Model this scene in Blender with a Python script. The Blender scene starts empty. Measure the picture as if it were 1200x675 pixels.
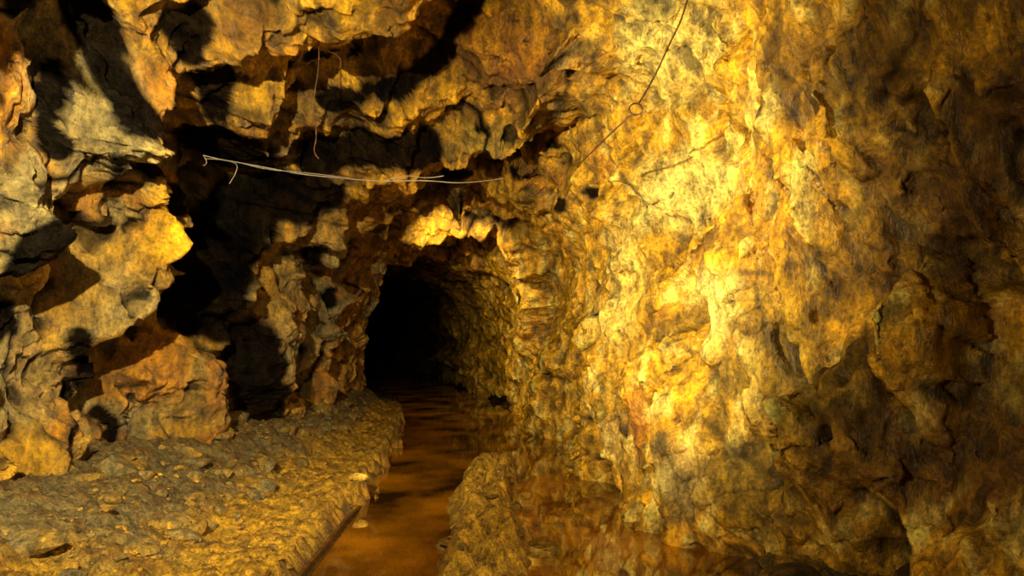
import bpy, math, random
import numpy as np
from mathutils import Vector
from concurrent.futures import ThreadPoolExecutor
rng=np.random.RandomState(7); random.seed(7)
F=800.0; HU=600.0; HV=400.0; EYE=1.5
sc=bpy.context.scene
# ---------------------------------------------------------------- noise
PT=rng.permutation(4096).astype(np.int32)
RV=rng.rand(4096,8).astype(np.float32)
G=rng.randn(4096,3); G/=np.linalg.norm(G,axis=1)[:,None]; G=G.astype(np.float32)
POOL=ThreadPoolExecutor(8)
def chunked(fn,p):
    n=len(p); p=np.ascontiguousarray(p,dtype=np.float32)
    if n<30000: return fn(p)
    parts=list(POOL.map(lambda i: fn(p[i:i+20000]),range(0,n,20000)))
    if isinstance(parts[0],tuple): return tuple(np.concatenate([q[k] for q in parts]) for k in range(len(parts[0])))
    return np.concatenate(parts)
def hsh(i,j,k,s=0):
    a=PT[(i+s*57)&4095]; a=PT[(a+j)&4095]; return PT[(a+k)&4095]
def perlin(p,s=0):
    def f_(p):
        q=np.floor(p).astype(np.int32); f=p-q
        w=f*f*f*(f*(f*6-15)+10); r=0
        for a in (0,1):
            for b in (0,1):
                for c in (0,1):
                    g=G[hsh(q[:,0]+a,q[:,1]+b,q[:,2]+c,s)]
                    d=g[:,0]*(f[:,0]-a)+g[:,1]*(f[:,1]-b)+g[:,2]*(f[:,2]-c)
                    wt=(w[:,0] if a else 1-w[:,0])*(w[:,1] if b else 1-w[:,1])*(w[:,2] if c else 1-w[:,2])
                    r=r+d*wt
        return r
    return chunked(f_,p)
def fbm(p,o=4,s=0,ridge=False):
    r=0;a=1.0;t=0
    for k in range(o):
        n=perlin(p*(2.03**k)+k*17.3,s+k)
        if ridge: n=0.5-np.abs(n)*1.6
        r=r+a*n; t+=a; a*=0.5
    return r/t*(1.0 if ridge else 1.6)
def blocks(p,s=0,g=(1.,1.,1.),k=.6):
    def f_(p):
        q=np.floor(p).astype(np.int32); f=p-q
        n=len(p); h=np.full(n,-99.,np.float32); h2=h.copy(); idn=np.zeros(n,np.int32)
        for a in (-1,0,1):
            for b in (-1,0,1):
                for c in (-1,0,1):
                    hh=hsh(q[:,0]+a,q[:,1]+b,q[:,2]+c,s); R=RV[hh]
                    dx=f[:,0]-a-R[:,0];dy=f[:,1]-b-R[:,1];dz=f[:,2]-c-R[:,2]
                    T=(R[:,3]-.5)*.7+((R[:,4]-.5)*g[0]*dx+(R[:,5]-.5)*g[1]*dy+(R[:,6]-.5)*g[2]*dz)*2-k*(dx*dx+dy*dy+dz*dz)
                    m=T>h
                    h2=np.where(m,h,np.maximum(h2,T)); h=np.where(m,T,h); idn=np.where(m,hh,idn)
        return h,h-h2,RV[idn,7]
    h,e,c=chunked(f_,p); return h-h.mean(),e,c
def facets(p,s=0,tilt=(1.,1.,1.)):
    def f_(p):
        q=np.floor(p).astype(np.int32); f=p-q
        n=len(p); d1=np.full(n,9.,np.float32); h=np.zeros(n,np.float32); d2=d1.copy()
        for a in (-1,0,1):
            for b in (-1,0,1):
                for c in (-1,0,1):
                    R=RV[hsh(q[:,0]+a,q[:,1]+b,q[:,2]+c,s)]
                    dx=f[:,0]-a-R[:,0];dy=f[:,1]-b-R[:,1];dz=f[:,2]-c-R[:,2]
                    d=dx*dx+dy*dy+dz*dz
                    T=(R[:,3]-.5)+((R[:,4]-.5)*tilt[0]*dx+(R[:,5]-.5)*tilt[1]*dy+(R[:,6]-.5)*tilt[2]*dz)*2
                    m=d<d1; d2=np.where(m,d1,np.minimum(d2,d)); h=np.where(m,T,h); d1=np.where(m,d,d1)
        return h,np.sqrt(d2)-np.sqrt(d1)
    return chunked(f_,p)
def sm(a,b,x):
    t=np.clip((x-a)/(b-a),0,1); return t*t*(3-2*t)
def rot(p,ax,ang):
    c,s=math.cos(ang),math.sin(ang); q=p.copy()
    a,b={'x':(1,2),'y':(2,0),'z':(0,1)}[ax]
    q[:,a]=c*p[:,a]-s*p[:,b]; q[:,b]=s*p[:,a]+c*p[:,b]; return q
# ---------------------------------------------------------------- tunnel loft
KEYS=[
(-5, [(-3.0,-.2),(-3.2,1.0),(-3.2,2.2),(-2.8,3.3),(-1.8,4.3),(-0.2,4.7),(1.4,4.3),(2.4,3.3),(2.8,2.0),(2.8,.9),(2.7,-.2)]),
(1.5,[(-3.2,-.2),(-3.3,1.0),(-3.3,2.2),(-2.9,3.3),(-1.8,4.4),(-0.2,4.9),(1.5,4.5),(2.6,3.4),(2.9,2.0),(2.9,.9),(2.8,-.2)]),
(3.0,[(-3.2,-.2),(-3.3,1.0),(-3.3,2.2),(-2.9,3.4),(-1.8,4.5),(-0.3,4.9),(1.2,4.6),(2.1,3.5),(2.4,2.2),(2.45,1.0),(2.3,-.2)]),
(4.4,[(-3.2,-.2),(-3.35,1.0),(-3.3,2.2),(-2.9,3.4),(-1.9,4.4),(-0.4,4.8),(0.9,4.5),(1.65,3.5),(1.85,2.2),(1.75,0.9),(1.6,-.2)]),
(6.0,[(-3.2,-.2),(-3.3,1.0),(-3.2,2.1),(-2.8,3.2),(-1.9,4.1),(-0.5,4.5),(0.6,4.3),(1.15,3.4),(1.38,2.3),(1.42,1.1),(1.4,-.2)]),
(9.0,[(-3.1,-.2),(-3.2,1.1),(-3.1,2.1),(-2.6,2.9),(-1.7,3.6),(-0.6,3.95),(0.3,3.7),(0.8,2.9),(1.0,1.9),(1.0,0.9),(0.95,-.2)]),
(12.,[(-3.15,-.2),(-3.25,1.0),(-3.15,1.9),(-2.8,2.8),(-1.9,3.5),(-1.0,3.75),(-0.2,3.5),(0.3,2.8),(0.5,1.8),(0.5,.9),(0.45,-.2)]),
(15.,[(-3.4,-.2),(-3.4,1.0),(-3.4,2.0),(-3.1,2.8),(-2.6,3.35),(-1.8,3.6),(-0.9,3.4),(-0.25,2.7),(0.0,1.8),(0.0,.8),(0.0,-.2)]),
(19.,[(-5.4,-.2),(-5.4,1.0),(-5.4,1.8),(-5.,2.6),(-4.1,3.2),(-3.0,3.4),(-1.8,3.2),(-1.2,2.5),(-.9,1.6),(-.9,.7),(-.9,-.2)]),
(25.,[(-8.,-.2),(-8.1,1.0),(-8.,1.8),(-7.5,2.4),(-6.4,2.9),(-5.,3.1),(-3.7,2.9),(-3.1,2.3),(-2.8,1.5),(-2.8,.7),(-2.8,-.2)]),
(32.,[(-12.,-.2),(-12.,1.0),(-12.,1.8),(-11.7,2.4),(-11.0,2.9),(-10.,3.1),(-9.,2.9),(-8.,2.3),(-7.8,1.5),(-7.8,.7),(-7.8,-.2)]),
]
def catmull(P,x,xs):
    n=len(xs); i=np.clip(np.searchsorted(xs,x)-1,0,n-2)
    i0=np.clip(i-1,0,n-1);i2=i+1;i3=np.clip(i+2,0,n-1)
    sh=(-1,)+(1,)*(P.ndim-1)
    t=((x-xs[i])/(xs[i2]-xs[i]))
    m1=(P[i2]-P[i0])/(xs[i2]-xs[i0]).reshape(sh)*(xs[i2]-xs[i]).reshape(sh)
    m2=(P[i3]-P[i])/(xs[i3]-xs[i]).reshape(sh)*(xs[i2]-xs[i]).reshape(sh)
    t=t.reshape(sh)
    return (2*t**3-3*t**2+1)*P[i]+(t**3-2*t**2+t)*m1+(-2*t**3+3*t**2)*P[i2]+(t**3-t**2)*m2
NT=900; NR=900
prof=[]
for d,pts in KEYS:
    pts=np.array(pts,float); xs=np.arange(len(pts)).astype(float)
    dense=catmull(pts,np.linspace(0,len(pts)-1,600),xs)
    L=np.r_[0,np.cumsum(np.linalg.norm(np.diff(dense,axis=0),axis=1))]; L/=L[-1]
    prof.append(np.stack([np.interp(np.linspace(0,1,NT),L,dense[:,k]) for k in (0,1)],1))
prof=np.array(prof); kd=np.array([k[0] for k in KEYS],float)
rows=np.r_[np.linspace(-5,2.2,50,endpoint=False),np.geomspace(2.2,17,NR),np.linspace(17,32,90)[1:]]
XZ=catmull(prof,rows,kd)
NRt=len(rows)
P=np.zeros((NRt,NT,3),np.float32); P[:,:,0]=XZ[:,:,0]; P[:,:,2]=XZ[:,:,1]; P[:,:,1]=rows[:,None]
def gridnormal(P):
    a=np.gradient(P,axis=0); b=np.gradient(P,axis=1)
    n=np.cross(a,b); n/=np.linalg.norm(n,axis=2)[:,:,None]+1e-12
    return n
def blur(g,k):
    ker=np.exp(-np.linspace(-2,2,2*k+1)**2).astype(np.float32); ker/=ker.sum()
    for ax in (0,1):
        pad=[(0,0)]*g.ndim; pad[ax]=(k,k)
        gp=np.pad(g,pad,mode='edge'); o=0
        for i,w in enumerate(ker):
            sl=[slice(None)]*g.ndim; sl[ax]=slice(i,i+g.shape[ax]); o=o+w*gp[tuple(sl)]
        g=o
    return g
N=gridnormal(P)
sgn=1
if ((P[:,:,0]-P[:,:,0].mean(1)[:,None])*N[:,:,0]).sum()<0: sgn=-1
N=N*sgn
base=P.reshape(-1,3).copy(); nor=N.reshape(-1,3).copy()
T=np.tile(np.linspace(0,1,NT),(NRt,1)).ravel()
wleft=1-sm(.30,.42,T); wright=sm(.60,.70,T); wceil=1-wleft-wright
warp=np.stack([fbm(base*1.3+s*31,2,s) for s in (1,5,9)],1)
pw=base+warp*0.20
warp2=np.stack([fbm(base*5+s*11,2,s+20) for s in (1,5,9)],1)
pf=pw+warp2*0.02
B=lambda x,k: blur(x.reshape(NRt,NT),k).ravel()
big=fbm(base*0.55,3,40)*0.30
pl=rot(pf,'x',math.radians(24))
f1,e1=facets(pl*np.array([.7,1.05,0.36]),3,(.4,2.0,.4))
h2,e2,c2=blocks(pl*np.array([1.3,1.8,0.6]),7,(.6,2.3,1.2),.42)
h3,e3,c3=blocks(rot(pl,'x',-.6)*np.array([2.6,3.8,1.5])+9,8,(.6,2.3,1.4),.45)
pc=rot(pf,'y',math.radians(14))
g1,k1=facets(pc*np.array([0.45,.85,.8]),13,(.8,1.6,1.2))
g2,k2,d2=blocks(pc*np.array([.6,1.5,1.3]),17,(1,2.3,1.8),.42)
g3,k3,d3=blocks(rot(pc,'z',.4)*np.array([1.5,3.6,3.0])+4,18,(1,2.3,1.8),.45)
r1,q1=facets(rot(pf,'x',.3)*np.array([.6,.55,.4])+5,19,(1,1.3,.8))
r2,q2,cr2=blocks(rot(pf,'x',-.6)*np.array([.9,1.0,.5])+2,21,(1,2.4,1.8),.36)
big+=B(wleft*f1*0.46+wceil*g1*.38+wright*r1*.22,7)
disp=big+wleft*(h2*0.44+h3*.16)+wceil*(g2*0.34+g3*.12)+wright*(r2*.36+g3*.06)
disp*=1-.45*sm(8.5,14,base[:,1])
d=base[:,1]+warp[:,0]*0.9+.30*np.abs(base[:,0]+.6)+g2*.5
roof=sm(.24,.38,T)*(1-sm(.66,.78,T))
for bd,amp,ln in ((6.9,.24,1.6),(9.2,.32,2.2),(12.0,.22,1.8),(14.4,.08,1.5)):
    x=(d-bd)
    disp+= -amp*roof*np.where(x<0,np.exp(-(x/.4)**2),np.exp(-np.abs(x)/ln*2))
disp=B(disp,2)
near=.4+.6*sm(-1,2.5,base[:,1])
P0=(base+nor*(disp*near)[:,None]).astype(np.float32)
class Survey:
    """measured bearings -> 3-D points on the rock shell"""
    def __init__(s,Q):
        ok=(Q[:,1]>2.3)&(Q[:,1]<17); s.i=np.where(ok)[0][::3]; s.B=Q[s.i]
        s.u=HU+s.B[:,0]*F/s.B[:,1]; s.v=HV-(s.B[:,2]-EYE)*F/s.B[:,1]
    def __call__(s,u,v):
        e=np.hypot(s.u-u,s.v-v); m=np.where(e<e.min()+4)[0]
        return s.i[m[np.argmin(s.B[m,1])]]
Wi=Survey(P0)
def segdist(p,a,b):
    ab=b-a; t=np.clip(((p-a)@ab)/(ab@ab+1e-9),0,1)
    return np.linalg.norm(p-(a+t[:,None]*ab),axis=1)
CREV=[
([(35,0),(58,90),(62,170)],16,.45),([(100,0),(128,70),(165,140),(205,240)],20,.55),
([(225,40),(252,100),(268,165)],22,.55),([(268,185),(275,260),(235,345)],46,.85),
([(275,260),(320,230),(370,235)],30,.7),([(240,340),(295,400),(318,490)],30,.75),
([(0,375),(40,320),(85,265)],22,.5),([(370,190),(430,170),(500,178)],22,.6),
([(550,0),(520,60),(470,100),(385,125)],13,.45),([(130,190),(150,260)],11,.35),
([(90,400),(118,480),(150,540)],11,.35),([(365,300),(390,350)],12,.4),
([(520,205),(600,200),(650,240)],9,.34),([(560,150),(640,170),(690,230)],8,.34),
([(1185,150),(1195,320)],20,.24),
([(990,130),(1080,158),(1190,140)],11,.24),([(725,200),(790,275),(850,300)],9,.30),
([(960,300),(1010,380),(1000,500)],9,.22),([(700,60),(690,140),(700,230)],8,.2),
([(780,400),(752,520)],9,.24),([(1050,330),(1030,460),(1045,560)],9,.2),([(880,330),(905,430)],7,.2),
([(340,80),(420,60)],8,.34),([(310,500),(290,440)],12,.35),
([(1085,280),(1190,290)],12,.24),([(1085,450),(1130,465),(1160,420)],20,.26),
]
BUMP=[([(745,185),(860,280)],24,.30),([(905,265),(820,350),(790,400)],24,.26),([(860,60),(850,150)],22,.14),
([(200,270),(215,330)],22,.15),([(160,380),(215,490)],30,.2),([(90,190),(60,240)],26,.2),
([(270,370),(275,480)],16,.15),([(340,300),(400,390)],14,.15)]
extra=np.zeros(len(base))
def strokef(sv,Q,Qw,pts,r,inner,outer,ys):
    ids=[sv(*q) for q in pts]; w=[Q[i] for i in ids]
    rr=r/F*np.mean([q[1] for q in w])
    side=np.mean([abs(nor[i,0]) for i in ids]); S=np.array([1,ys if side>.6 else .8,1])
    dd=np.full(len(base),99.)
    for a,b in zip(w[:-1],w[1:]): dd=np.minimum(dd,segdist(Qw*S,a*S,b*S))
    return 1-sm(rr*inner,rr*outer,dd)
P0w=P0+warp2*.05+warp*.03
for pts,r,dep in CREV: extra+=dep*strokef(Wi,P0,P0w,pts,r,.4,1.15,.45)
for pts,r,dep in BUMP: extra-=dep*strokef(Wi,P0,P0w,pts,r,0,1.5,.45)
# fracture the relief into true planar facets (irregular triangulated break planes)
D=(disp*near+extra).reshape(NRt,NT)
II,JJ=np.meshgrid(np.arange(NRt,dtype=np.float32),np.arange(NT,dtype=np.float32),indexing='ij')
w0=warp[:,0].reshape(NRt,NT); w1=warp[:,1].reshape(NRt,NT); v0=warp2[:,0].reshape(NRt,NT); v1=warp2[:,1].reshape(NRt,NT)
def trifacet(Dg,sr,sc_,seed,jit,shear,wa,wb):
    Dn=blur(Dg,max(1,int(min(sr,sc_)/4))) if Dg is not None else None
    ia=w0*wa*sr; ja=w1*wa*sc_
    I=II+ia+v0*wb*sr; J=JJ+shear*II+ja+v1*wb*sc_
    ci=np.floor(I/sr).astype(np.int32); cj=np.floor(J/sc_).astype(np.int32); fi=I/sr-ci; fj=J/sc_-cj
    def node(a,b):
        r=RV[hsh(ci+a,cj+b,seed+0*ci,seed)]
        v=jit*(r[...,0]-.5)*2
        if Dn is not None:
            i=(ci+a)*sr; j=(cj+b)*sc_-shear*i
            ik=np.clip(np.rint(i),0,NRt-1).astype(np.int32); jk=np.clip(np.rint(j),0,NT-1).astype(np.int32)
            i=i-ia[ik,jk]; j=(cj+b)*sc_-shear*i-ja[ik,jk]
            i=np.clip(np.rint(i),0,NRt-1).astype(np.int32); j=np.clip(np.rint(j),0,NT-1).astype(np.int32)
            v=v+Dn[i,j]
        return v
    a,b,c,d_=node(0,0),node(1,0),node(0,1),node(1,1)
    flip=RV[hsh(ci,cj,seed+7+0*ci,seed)][...,1]>.5
    A=np.where(fi+fj<1,a+(b-a)*fi+(c-a)*fj, d_+(c-d_)*(1-fi)+(b-d_)*(1-fj))
    g=1-fi
    A2=np.where(g+fj<1,b+(a-b)*g+(d_-b)*fj, c+(d_-c)*(1-g)+(a-c)*(1-fj))
    return np.where(flip,A2,A)
W_=lambda a: a.reshape(NRt,NT)
F1=trifacet(D,15,22,3,.10,.45,1.0,.04)
wf=W_(wleft*.97+wceil*.92+wright*.85)
D2=D*(1-wf)+F1*wf
F2=trifacet(None,6,9,9,1.,-.4,1.6,.08)
F3=trifacet(None,26,38,15,1.,-.6,1.0,.04)
F4=trifacet(None,9,15,21,1.,.7,1.4,.06)
far=1-.5*sm(8.5,14,W_(base[:,1]))
D2=D2+(F2*.042+F4*.055)*W_(1-.15*wright)*far+F3*.11*far
P1=(base+nor*D2.ravel()[:,None]).astype(np.float32)
nor1=gridnormal(blur(P1.reshape(NRt,NT,3),4)).reshape(-1,3)*sgn
s1,t1,u1=blocks(rot(rot(P1,'x',.35),'z',.5)*np.array([3.6,4.8,1.9]),31,(1.4,2.2,1.8),.45)
s2,t2,u2=blocks(rot(rot(P1,'x',.5),'z',-.4)*np.array([9,12,5]),37,(1.4,2.2,1.8),.5)
fine=fbm(P1*np.array([12,12,7]),4,75,True)
fine-=fine.mean()
amp=1-.1*wright-.1*wceil
Pd=(P1+nor1*(((s1*.020+s2*.034)*amp-fine*.016)*near)[:,None]).astype(np.float32)
# ---------------------------------------------------------------- colours (mineral zones, plus painted shade and highlights)
def lin(r,g,b):
    c=np.array([r,g,b])/255.; return np.where(c<.04045,c/12.92,((c+.055)/1.055)**2.4)
GOLD=lin(224,164,26);PALE=lin(248,220,110);ORNG=lin(188,116,14);RUST=lin(176,114,20);BRWN=lin(106,69,13);GREY=lin(154,133,76);DARK=lin(22,16,12);OCH=lin(186,136,27);OLIV=lin(148,117,31)
def mix(a,b,w): return a*(1-w[:,None])+b*w[:,None]
n1=fbm(P1*0.9,3,80); n2=fbm(P1*2.2+9,3,84); n3=fbm(P1*np.array([5,5,2.5]),3,88); n4=fbm(P1*1.4+33,4,91)
one=np.ones(len(base))
CL=mix(GREY*one[:,None],OCH,sm(-.35,.15,n1)); CL=mix(CL,RUST,sm(.05,.3,n2)*.8); CL=mix(CL,BRWN,sm(.05,.4,-n2)*.5)
CC=mix(GOLD*.85*one[:,None],ORNG*.88,sm(-.1,.4,n1)*.7); CC=mix(CC,BRWN,sm(.0,.3,n2)*.7); CC=mix(CC,DARK,sm(.10,.26,n4)*.8)
CR=mix(GOLD*one[:,None],ORNG,sm(.05,.4,n1)*.6); CR=mix(CR,OLIV,sm(.05,.35,n2)*.7); CR=mix(CR,PALE,sm(.05,.35,n3)*.6)
CR=mix(CR,BRWN,sm(.12,.36,-n3)*.6)
C=CL*wleft[:,None]+CC*wceil[:,None]+CR*wright[:,None]
ST=[
(100,150,60,110,GREY,.85),(60,50,40,60,GREY,.6),(50,240,60,60,GREY,.85),(20,450,60,70,GREY,.6),(150,180,40,80,GREY,.6),(390,300,50,60,GREY,.4),(350,400,40,60,GREY,.5),
(10,90,18,90,RUST,.9),(205,270,30,50,GOLD,.9),(170,430,45,60,RUST,.9),(270,440,25,60,RUST,.8),(50,560,60,35,OCH,.9),(210,120,25,60,RUST,.7),
(330,90,80,60,GOLD*.88,.8),(560,170,50,22,OLIV,.9),(500,270,40,18,GOLD,.8),(600,60,80,50,ORNG,.5),(790,60,60,60,PALE,.5),
(760,40,40,60,PALE,.7),(800,230,60,45,PALE,.95),(850,120,40,60,GOLD,.7),(720,330,30,90,PALE,.5),(830,360,30,50,PALE,.9),(740,490,20,45,ORNG,.9),(900,420,50,90,OLIV,.7),  # PALE entries paint highlights into the right wall colour
(690,380,15,70,PALE,.3),(960,450,60,90,OLIV,.8),(1000,250,70,90,OCH,.7),(1080,250,80,160,BRWN,.6),(1130,500,90,120,BRWN,.85),(1180,200,60,200,BRWN,.8),(1000,560,70,90,BRWN,.7),  # BRWN entries paint in the dimness of the far right wall
(790,560,40,50,GREY,.7),(700,510,35,30,GREY,.6),(980,60,120,70,BRWN,.6),(880,560,60,60,OLIV,.7)]
W1=Survey(Pd); P1w=Pd+warp2*.05
for u,v,ru,rv,col,s in ST:
    i=W1(u,v); w=Pd[i]; q=P1w-w; k=F/w[1]
    q=q*np.array([k/ru,k/ru*(.45 if abs(nor[i,0])>.6 else 1),k/rv])
    f=(1-sm(.5,1.25,np.linalg.norm(q,axis=1)+n3*.6))*s
    C=mix(C,col,f)
C=C*(1+.25*np.clip(n3,-1,1))[:,None]*(.86+.28*u1)[:,None]
crk=wleft*(1-sm(.0,.06,e1))+wceil*(1-sm(0,.07,k1))+wright*((1-sm(0,.035,q1))*.6+(1-sm(0,.03,q2))*.6)
C=mix(C,DARK*.7,np.clip(crk,0,1)*sm(-.25,.1,n2))
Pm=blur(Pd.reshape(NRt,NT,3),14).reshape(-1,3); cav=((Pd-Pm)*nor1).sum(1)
C=mix(C,DARK,sm(.010,.055,cav)*.85*(1-.25*wright)); C=C*(1+.35*sm(.01,.07,-cav))[:,None]  # darker in hollows, lighter on ridges
void_shade_cracks=np.zeros(len(base)); P1g=Pd+warp2*.07+warp*.05
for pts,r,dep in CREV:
    if dep>=.32: void_shade_cracks=np.maximum(void_shade_cracks,strokef(W1,Pd,P1g,pts,r,1.0 if dep>.4 else .7,1.35 if dep>.4 else 1.15,.75))
    elif pts[0][0]>600: void_shade_cracks=np.maximum(void_shade_cracks,.8*strokef(W1,Pd,P1g,pts,r,.1,.8,.75))
C=mix(C,lin(9,7,8),void_shade_cracks*.98)  # near-black painted in: shade of the voids, and dark cracks on the right
C=mix(C,lin(12,9,10),sm(15.,20.5,base[:,1]+n1*1.5 - sm(.55,.8,T)*5)*.97)  # unlit depth of the far tunnel painted into the rock colour
# ---------------------------------------------------------------- materials
def newmat(name):
    m=bpy.data.materials.new(name); m.use_nodes=True; nt=m.node_tree
    return m,nt,nt.nodes['Principled BSDF']
def rockmat(name,attr=True,colA=None,colB=None,rough=.55,scale=1.0,bump=.6,spec=.5,lo=.3,hi=1.45):
    m,nt,b=newmat(name); N_=nt.nodes; L=nt.links
    geo=N_.new('ShaderNodeNewGeometry')
    def noise(s,det=8,ro=.65,vec=None,typ='FBM'):
        n=N_.new('ShaderNodeTexNoise'); n.noise_type=typ; n.inputs['Scale'].default_value=s*scale; n.inputs['Detail'].default_value=det; n.inputs['Roughness'].default_value=ro
        L.new(vec or geo.outputs['Position'],n.inputs['Vector']); return n
    def rng_(src,a,b_,c,d_):
        r=N_.new('ShaderNodeMapRange'); r.inputs[1].default_value=a; r.inputs[2].default_value=b_; r.inputs[3].default_value=c; r.inputs[4].default_value=d_; L.new(src,r.inputs[0]); return r.outputs[0]
    def math_(op,x,y):
        n=N_.new('ShaderNodeMath'); n.operation=op
        for i,v in enumerate((x,y)):
            if isinstance(v,(int,float)): n.inputs[i].default_value=v
            else: L.new(v,n.inputs[i])
        return n.outputs[0]
    mp=N_.new('ShaderNodeMapping'); mp.inputs['Scale'].default_value=(1,1,.45); mp.inputs['Rotation'].default_value=(-.35,0.1,0); L.new(geo.outputs['Position'],mp.inputs['Vector'])
    a=noise(9,7,.7,mp.outputs[0]); c=noise(34,5,.7)
    if attr:
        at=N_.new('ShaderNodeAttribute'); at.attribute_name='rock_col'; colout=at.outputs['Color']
    else:
        e=noise(3,4,.6)
        mx=N_.new('ShaderNodeMix'); mx.data_type='RGBA'; mx.inputs['A'].default_value=(*colA,1); mx.inputs['B'].default_value=(*colB,1)
        L.new(rng_(e.outputs[0],.4,.6,0,1),mx.inputs['Factor']); colout=mx.outputs['Result']
    mu=math_('MULTIPLY',rng_(a.outputs[0],.36,.62,lo,hi),rng_(c.outputs[0],.35,.65,.5,1.45))
    vm=N_.new('ShaderNodeVectorMath'); vm.operation='SCALE'; L.new(colout,vm.inputs[0]); L.new(mu,vm.inputs['Scale'])
    L.new(vm.outputs[0],b.inputs['Base Color'])
    L.new(rng_(c.outputs[0],.35,.65,rough+.15,rough-.12),b.inputs['Roughness'])
    if attr:
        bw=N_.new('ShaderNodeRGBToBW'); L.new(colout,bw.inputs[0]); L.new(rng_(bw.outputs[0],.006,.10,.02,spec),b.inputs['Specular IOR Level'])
    else: b.inputs['Specular IOR Level'].default_value=spec
    h=math_('ADD',a.outputs[0],math_('MULTIPLY',c.outputs[0],.35))
    bp=N_.new('ShaderNodeBump'); bp.inputs['Strength'].default_value=bump; bp.inputs['Distance'].default_value=.10/scale; L.new(h,bp.inputs['Height']); L.new(bp.outputs[0],b.inputs['Normal'])
    return m
M_left=rockmat('schist_rock',rough=.33,bump=.8,spec=.8,lo=.32,hi=1.4); M_ceil=rockmat('ochre_roof_rock',rough=.38,bump=.7,spec=.6,lo=.32,hi=1.4); M_right=rockmat('iron_stained_rock',rough=.36,bump=.65,spec=.6,lo=.3,hi=1.45)
def gridmesh(name,V,cols,nr,nc,mat):
    idx=np.arange(nr*nc).reshape(nr,nc)
    q=np.stack([idx[:-1,:-1],idx[1:,:-1],idx[1:,1:],idx[:-1,1:]],-1).reshape(-1,4)
    me=bpy.data.meshes.new(name); me.vertices.add(len(V)); me.vertices.foreach_set('co',V.astype(np.float32).ravel())
    me.loops.add(q.size); me.loops.foreach_set('vertex_index',q.ravel().astype(np.int32))
    me.polygons.add(len(q)); me.polygons.foreach_set('loop_start',np.arange(0,q.size,4,dtype=np.int32))
    me.polygons.foreach_set('use_smooth',np.ones(len(q),dtype=bool))
    me.update(calc_edges=True)
    at=me.attributes.new('rock_col','FLOAT_COLOR','POINT')
    at.data.foreach_set('color',np.c_[np.clip(cols,0,1),np.ones(len(V))].astype(np.float32).ravel())
    o=bpy.data.objects.new(name,me); sc.collection.objects.link(o); me.materials.append(mat); return o
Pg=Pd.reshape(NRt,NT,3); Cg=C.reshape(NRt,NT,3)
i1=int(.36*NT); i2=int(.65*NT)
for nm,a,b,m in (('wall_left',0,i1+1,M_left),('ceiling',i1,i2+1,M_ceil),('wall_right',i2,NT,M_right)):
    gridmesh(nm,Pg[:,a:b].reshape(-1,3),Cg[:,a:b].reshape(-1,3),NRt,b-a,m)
# ---------------------------------------------------------------- floor
fy=np.r_[np.linspace(-5,2.2,40,endpoint=False),np.geomspace(2.2,32,620)]
fs=np.linspace(0,1,620)
xl=np.interp(fy,kd,[k[1][0][0] for k in KEYS])-.7; xr=np.interp(fy,kd,[k[1][-1][0] for k in KEYS])+.9
FX=xl[:,None]+(xr-xl)[:,None]*fs[None]; FY=np.repeat(fy[:,None],len(fs),1)
fp=np.stack([FX.ravel(),FY.ravel(),np.zeros(FX.size)],1)
edge=lambda y: np.interp(y,[-5,2,3.8,5.9,8.7,13,17,25,32],[-1.3,-1.3,-1.33,-1.40,-1.57,-2.1,-2.9,-5.7,-10.5])
rbase=lambda y: np.interp(y,[-5,2,3,4.4,6,9,12,15,19,25,32],[2.3,2.4,1.85,1.5,1.35,.9,.4,-.15,-1.0,-2.9,-8])
lwall=lambda y: np.interp(y,kd,[k[1][0][0] for k in KEYS])
def floor_h(p):
    x=p[:,0];y=p[:,1]
    n=fbm(p*1.3,3,100); nn=fbm(p*5,4,104); nf=fbm(p*16,3,108,True)
    z=-.11+n*.07+nn*.04
    e=edge(y)+ (nn*.30+n*.24)*sm(5.0,6.8,y)
    berm=1-sm(-.14,.08,x-e)
    f=np.clip((e-x)/(e-lwall(y)),0,1.3)
    z=z*(1-berm)+berm*(.13+.10*nn+.09*n+.44*sm(.25,1.1,f))
    z+=berm*nf*.05
    mc=-.25+.05*np.sin(y*1.7)+.10*nn; mw=.38+.12*n
    md=1-sm(.35,1.15,np.abs(x-mc)/mw); mdl=1-sm(7.8,9.4,y)
    z+=md*mdl*(.22+.18*nn+.09*nf+.02*np.sin(y*7+x*3))
    toe=sm(-.1,.5,x-rbase(y)+.3*n+.1*nn)
    z+=toe*(.22+.16*nn+.08*n)+toe*nf*.07
    return z,berm,md*mdl,toe,n,nn,nf
z,berm,md,toe,n_,nn,nf=floor_h(fp); fp[:,2]=z
one=np.ones(len(fp))
FC=mix(lin(70,46,10)*one[:,None],lin(185,122,18),sm(-.2,.3,n_))
f=np.clip((edge(fp[:,1])-fp[:,0])/(edge(fp[:,1])-lwall(fp[:,1])),0,1)
BC=mix(lin(208,156,30)*one[:,None],lin(128,108,60),sm(.4,.7,f+n_*.4)); BC=mix(BC,BRWN,sm(-.1,.3,nn)*.75)
BC=mix(BC,DARK,sm(.0,.26,-nf+.12)*.8)
FC=mix(FC,0,berm)+BC*berm[:,None]
FC=mix(FC,lin(205,155,36),md); FC=mix(FC,lin(112,98,62),toe); FC=mix(FC,GOLD,toe*sm(.1,.4,n_)*.5); FC=FC*(1+.5*nn)[:,None]
FC=mix(FC,DARK,np.clip(md+toe,0,1)*sm(.0,.3,-nf+.12)*.8)
FC=mix(FC,lin(16,12,12),sm(13,17,fp[:,1])*.95)  # far floor painted near-black, darkness of the unlit end
M_floor=rockmat('mine_gravel',rough=.5,scale=1.8,bump=1.)
gridmesh('floor',fp,FC,len(fy),len(fs),M_floor)
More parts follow.
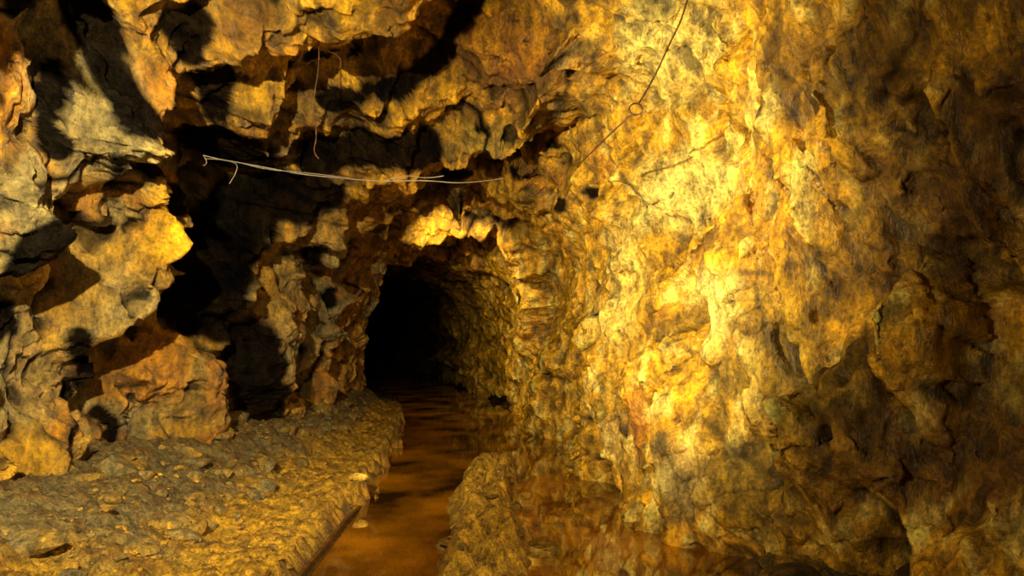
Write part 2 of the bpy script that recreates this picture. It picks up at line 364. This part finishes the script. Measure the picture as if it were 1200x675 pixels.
def polyobj(name,verts,faces,mat,smooth=False):
    me=bpy.data.meshes.new(name); me.from_pydata(verts,[],faces); me.update()
    o=bpy.data.objects.new(name,me); sc.collection.objects.link(o)
    if mat: me.materials.append(mat)
    return o
wv=[];wf_=[]
ys=[-4.8,2,3,4.4,6,9,12,15,19,25,31]
for y in ys: wv+= [(float(edge(y))-.08,y,0),(float(rbase(y))+.2,y,0)]
for i in range(len(ys)-1): wf_.append((2*i,2*i+1,2*i+3,2*i+2))
m,nt,b=newmat('muddy_water')
b.inputs['Roughness'].default_value=.02; b.inputs['IOR'].default_value=2.4; b.inputs['Specular IOR Level'].default_value=.95
nz=nt.nodes.new('ShaderNodeTexNoise'); nz.inputs['Scale'].default_value=1.1; nz.inputs['Detail'].default_value=4; nz.inputs['Roughness'].default_value=.5
g=nt.nodes.new('ShaderNodeNewGeometry'); nt.links.new(g.outputs['Position'],nz.inputs['Vector'])
cr=nt.nodes.new('ShaderNodeValToRGB'); cr.color_ramp.elements[0].position=.38; cr.color_ramp.elements[0].color=(*lin(60,36,8),1); cr.color_ramp.elements[1].position=.64; cr.color_ramp.elements[1].color=(*lin(188,118,13),1)
nt.links.new(nz.outputs[0],cr.inputs[0]); nt.links.new(cr.outputs[0],b.inputs['Base Color'])
n5=nt.nodes.new('ShaderNodeTexNoise'); n5.inputs['Scale'].default_value=5; nt.links.new(g.outputs['Position'],n5.inputs['Vector'])
bp=nt.nodes.new('ShaderNodeBump'); bp.inputs['Strength'].default_value=.03; bp.inputs['Distance'].default_value=.02; nt.links.new(n5.outputs[0],bp.inputs['Height']); nt.links.new(bp.outputs[0],b.inputs['Normal'])
polyobj('water_channel',wv,wf_,m)
# ---------------------------------------------------------------- rocks
import bmesh
def rock_blob(bm,c,s,seed,sub=2,flat=.7):
    r=bmesh.ops.create_icosphere(bm,subdivisions=sub,radius=1)
    vs=r['verts']; R=random.Random(seed)
    pl=[(Vector((R.gauss(0,1),R.gauss(0,1),R.gauss(0,1))).normalized(),R.uniform(.5,.9)) for _ in range(10)]
    rz=R.uniform(0,6.28); ca,sa=math.cos(rz),math.sin(rz); sx,sy,sz=R.uniform(.7,1.4),R.uniform(.6,1.2),flat*R.uniform(.6,1.2)
    for v in vs:
        p=v.co.copy()
        for nn_,dd in pl:
            k=p.dot(nn_)
            if k>dd: p-=nn_*(k-dd)
        p=Vector((p.x*sx,p.y*sy,p.z*sz))*s
        v.co=Vector((p.x*ca-p.y*sa,p.x*sa+p.y*ca,p.z))+Vector(c)
def rocks(name,items,mat,sub=2):
    bm=bmesh.new()
    for i,(c,s) in enumerate(items): rock_blob(bm,c,s,i*13+len(items),sub)
    me=bpy.data.meshes.new(name); bm.to_mesh(me); bm.free(); me.materials.append(mat)
    o=bpy.data.objects.new(name,me); sc.collection.objects.link(o); return o
def hz(xy):
    a=np.array([[x,y,0.] for x,y in xy]); return floor_h(a)[0]
Mg1=rockmat('yellow_gravel',False,lin(205,150,32),lin(120,88,26),.6,3,.7)
Mg2=rockmat('grey_rubble_rock',False,lin(120,104,62),lin(160,122,36),.6,2,.8)
Mg4=rockmat('brown_rubble_rock',False,lin(120,90,28),lin(185,138,36),.5,2,.9)
Mg3=rockmat('dark_boulder_rock',False,lin(60,44,20),lin(115,84,26),.5,1.5,1.0)
def scatter(n,fx,y0,y1,s0,s1,up=.1,pw_=2):
    xy=[];ss=[]
    for _ in range(n):
        y=y0*(y1/y0)**random.random(); xy.append((fx(y),y)); ss.append(s0*(s1/s0)**(random.random()**pw_))
    zz=hz(xy); return [((x,y,float(z_)+s*up),s) for (x,y),z_,s in zip(xy,zz,ss)]
R=random.random
rocks('berm_gravel',scatter(1600,lambda y:edge(y)-.05-R()*1.4,3.3,12,.005,.05,.0,2.6),Mg1,2)
rocks('talus_rubble',scatter(500,lambda y:edge(y)-.6-R()*1.1,3.4,12,.010,.18,.0,2.6),Mg2,2)
rocks('mound_rubble',scatter(240,lambda y:-.25+(R()+R()-1)*.38,3.6,9.0,.008,.09,.0,2),Mg4,2)
rocks('wall_toe_rubble',scatter(240,lambda y:rbase(y)+R()*.5-.05,3.8,11,.015,.15),Mg4,2)
bl=[(2.15,3.3,.28),(1.95,3.7,.22),(1.7,4.0,.17),(2.4,3.7,.3),(1.95,3.15,.16),(1.55,4.3,.10),(1.4,5.0,.10),(1.25,5.6,.08)]
zz=hz([(a,b_) for a,b_,_ in bl])
rocks('boulder_heap',[((a,b_,float(z_)+s*.1),s) for (a,b_,s),z_ in zip(bl,zz)],Mg3,4)
Mps=rockmat('yellow_stone',False,lin(225,180,60),lin(200,150,45),.6,2,.5)
zz=hz([(-1.45,6.45)]); rocks('loose_stone',[((-1.45,6.45,max(float(zz[0]),.02)+.03),.075)],Mps,3)
# ---------------------------------------------------------------- rail
def tube(name,paths,mat):
    cu=bpy.data.curves.new(name,'CURVE'); cu.dimensions='3D'
    for pts,r in paths:
        s=cu.splines.new('NURBS'); s.points.add(len(pts)-1)
        for i,p in enumerate(pts): s.points[i].co=(*p,1)
        s.use_endpoint_u=True; s.order_u=3
        for q in s.points: q.radius=r
    cu.bevel_depth=1; cu.bevel_resolution=2; cu.resolution_u=8
    o=bpy.data.objects.new(name,cu); sc.collection.objects.link(o); cu.materials.append(mat); return o
Mr=rockmat('rusty_steel',False,lin(64,42,15),lin(120,78,22),.5,6,.4)
bm=bmesh.new(); prof_=[(-.035,-.02),(.035,-.02),(.035,0),(.008,.012),(.008,.065),(.022,.072),(.022,.1),(-.022,.1),(-.022,.072),(-.008,.065),(-.008,.012),(-.035,0)]
yy=np.linspace(2.0,6.2,60); rings=[]
for y in yy:
    x=float(edge(y))+.04; z0=.01+.006*math.sin(y*2)-.10*max(0,y-5.6)
    rings.append([bm.verts.new((x+a*.6,y,z0+c*.6)) for a,c in prof_])
for r0,r1_ in zip(rings[:-1],rings[1:]):
    for i in range(12): bm.faces.new((r0[i],r0[(i+1)%12],r1_[(i+1)%12],r1_[i]))
bm.faces.new(rings[0]); bm.faces.new(rings[-1][::-1])
me=bpy.data.meshes.new('track_rail'); bm.to_mesh(me); bm.free(); me.materials.append(Mr); o=bpy.data.objects.new('track_rail',me); sc.collection.objects.link(o)
# ---------------------------------------------------------------- wires
def px(u,v,d): return ((u-HU)/F*d,d,EYE+(HV-v)/F*d)
Mw,nt,b=newmat('old_wire_insulation'); b.inputs['Roughness'].default_value=.5
nz=nt.nodes.new('ShaderNodeTexNoise'); nz.inputs['Scale'].default_value=30; cr=nt.nodes.new('ShaderNodeValToRGB'); cr.color_ramp.elements[0].color=(*lin(70,60,48),1); cr.color_ramp.elements[1].color=(*lin(165,150,120),1)
nt.links.new(nz.outputs[0],cr.inputs[0]); nt.links.new(cr.outputs[0],b.inputs['Base Color'])
Mw2=rockmat('rusty_wire',False,lin(60,35,14),lin(110,62,20),.5,8,.3)
tube('hanging_cable',[
([px(238,182,5.6),px(262,188,5.6),px(300,194,5.7),px(350,204,5.8),px(400,209,5.9),px(450,213,6.0),px(500,211,6.1),px(545,216,6.3),px(590,209,6.6)],.005),
([px(240,186,5.6),px(270,187,5.6),px(310,199,5.7),px(360,202,5.8),px(410,209,5.9)],.0035),
([px(262,188,5.6),px(279,190,5.5),px(277,203,5.5),px(269,215,5.5)],.0035),
([px(238,182,5.6),px(246,192,5.6),px(238,194,5.6)],.0035),
([px(450,212,6.0),px(475,204,6.0),px(500,210,6.1),px(520,206,6.1)],.0035)],Mw)
loop=[px(745+8*math.cos(a),128+7*math.sin(a),4.6+.02*a) for a in np.linspace(0,6.6,12)]
tube('rusty_tie_wire',[([px(815,-40,4.5),px(803,15,4.5),px(785,50,4.55),px(765,95,4.6),px(748,122,4.6)],.006),(loop,.005),
([px(742,133,4.6),px(722,150,4.7),px(700,172,4.9),px(676,195,5.3)],.006)],Mw2)
tube('dangling_wire',[([px(372,20,5.5),px(376,70,5.5),px(366,120,5.5),px(372,160,5.5),px(366,180,5.5),px(374,186,5.5)],.005),
([px(385,60,5.5),px(404,66,5.5),px(398,80,5.5)],.004)],Mw2)
# ---------------------------------------------------------------- lights
def spot(name,loc,tgt,e,ang,blend,col,r=.03):
    l=bpy.data.lights.new(name,'SPOT'); l.energy=e; l.spot_size=math.radians(ang); l.spot_blend=blend; l.color=col; l.shadow_soft_size=r
    o=bpy.data.objects.new(name,l); sc.collection.objects.link(o); o.location=loc
    o.rotation_euler=(Vector(tgt)-Vector(loc)).to_track_quat('-Z','Y').to_euler()
spot('key_work_lamp',(-1.9,2.2,2.4),(1.3,6.0,2.6),1850,66,.9,(1,.88,.53))
spot('raking_work_lamp',(-1.2,.8,2.9),(-3.0,5.2,2.1),1900,84,.7,(1,.88,.53))
spot('cross_fill_light',(1.2,1.6,1.3),(-3.0,6.0,2.2),110,85,.8,(1,.88,.56))  # unseen fill light added for the left wall
spot('floor_fill_light',(-.4,0.4,2.6),(-.3,6.0,.1),540,60,.9,(1,.85,.5))  # unseen fill light added to brighten floor and water
spot('side_fill_light',(-1.2,.6,1.8),(2.3,3.6,2.0),220,80,.9,(1,.84,.48))  # unseen fill added so the near right wall is dimly lit
spot('far_fill_light',(-1.3,10.2,3.35),(0.2,15.5,1.6),380,85,.9,(1,.84,.46),.02)  # added light, hidden above the arch brow, lifts the far walls
w=bpy.data.worlds.new('mine_dark'); sc.world=w; w.use_nodes=True; w.node_tree.nodes['Background'].inputs[0].default_value=(.012,.008,.005,1); w.node_tree.nodes['Background'].inputs[1].default_value=1
# ---------------------------------------------------------------- camera
cam=bpy.data.cameras.new('camera'); co=bpy.data.objects.new('camera',cam); sc.collection.objects.link(co); sc.camera=co
co.location=(0,0,EYE); co.rotation_euler=(math.pi/2,0,0); cam.sensor_width=36; cam.lens=24; cam.shift_y=(HV-337.5)/1200.; cam.clip_start=.05
sc.view_settings.view_transform='Standard'; sc.view_settings.look='None'; sc.view_settings.exposure=0
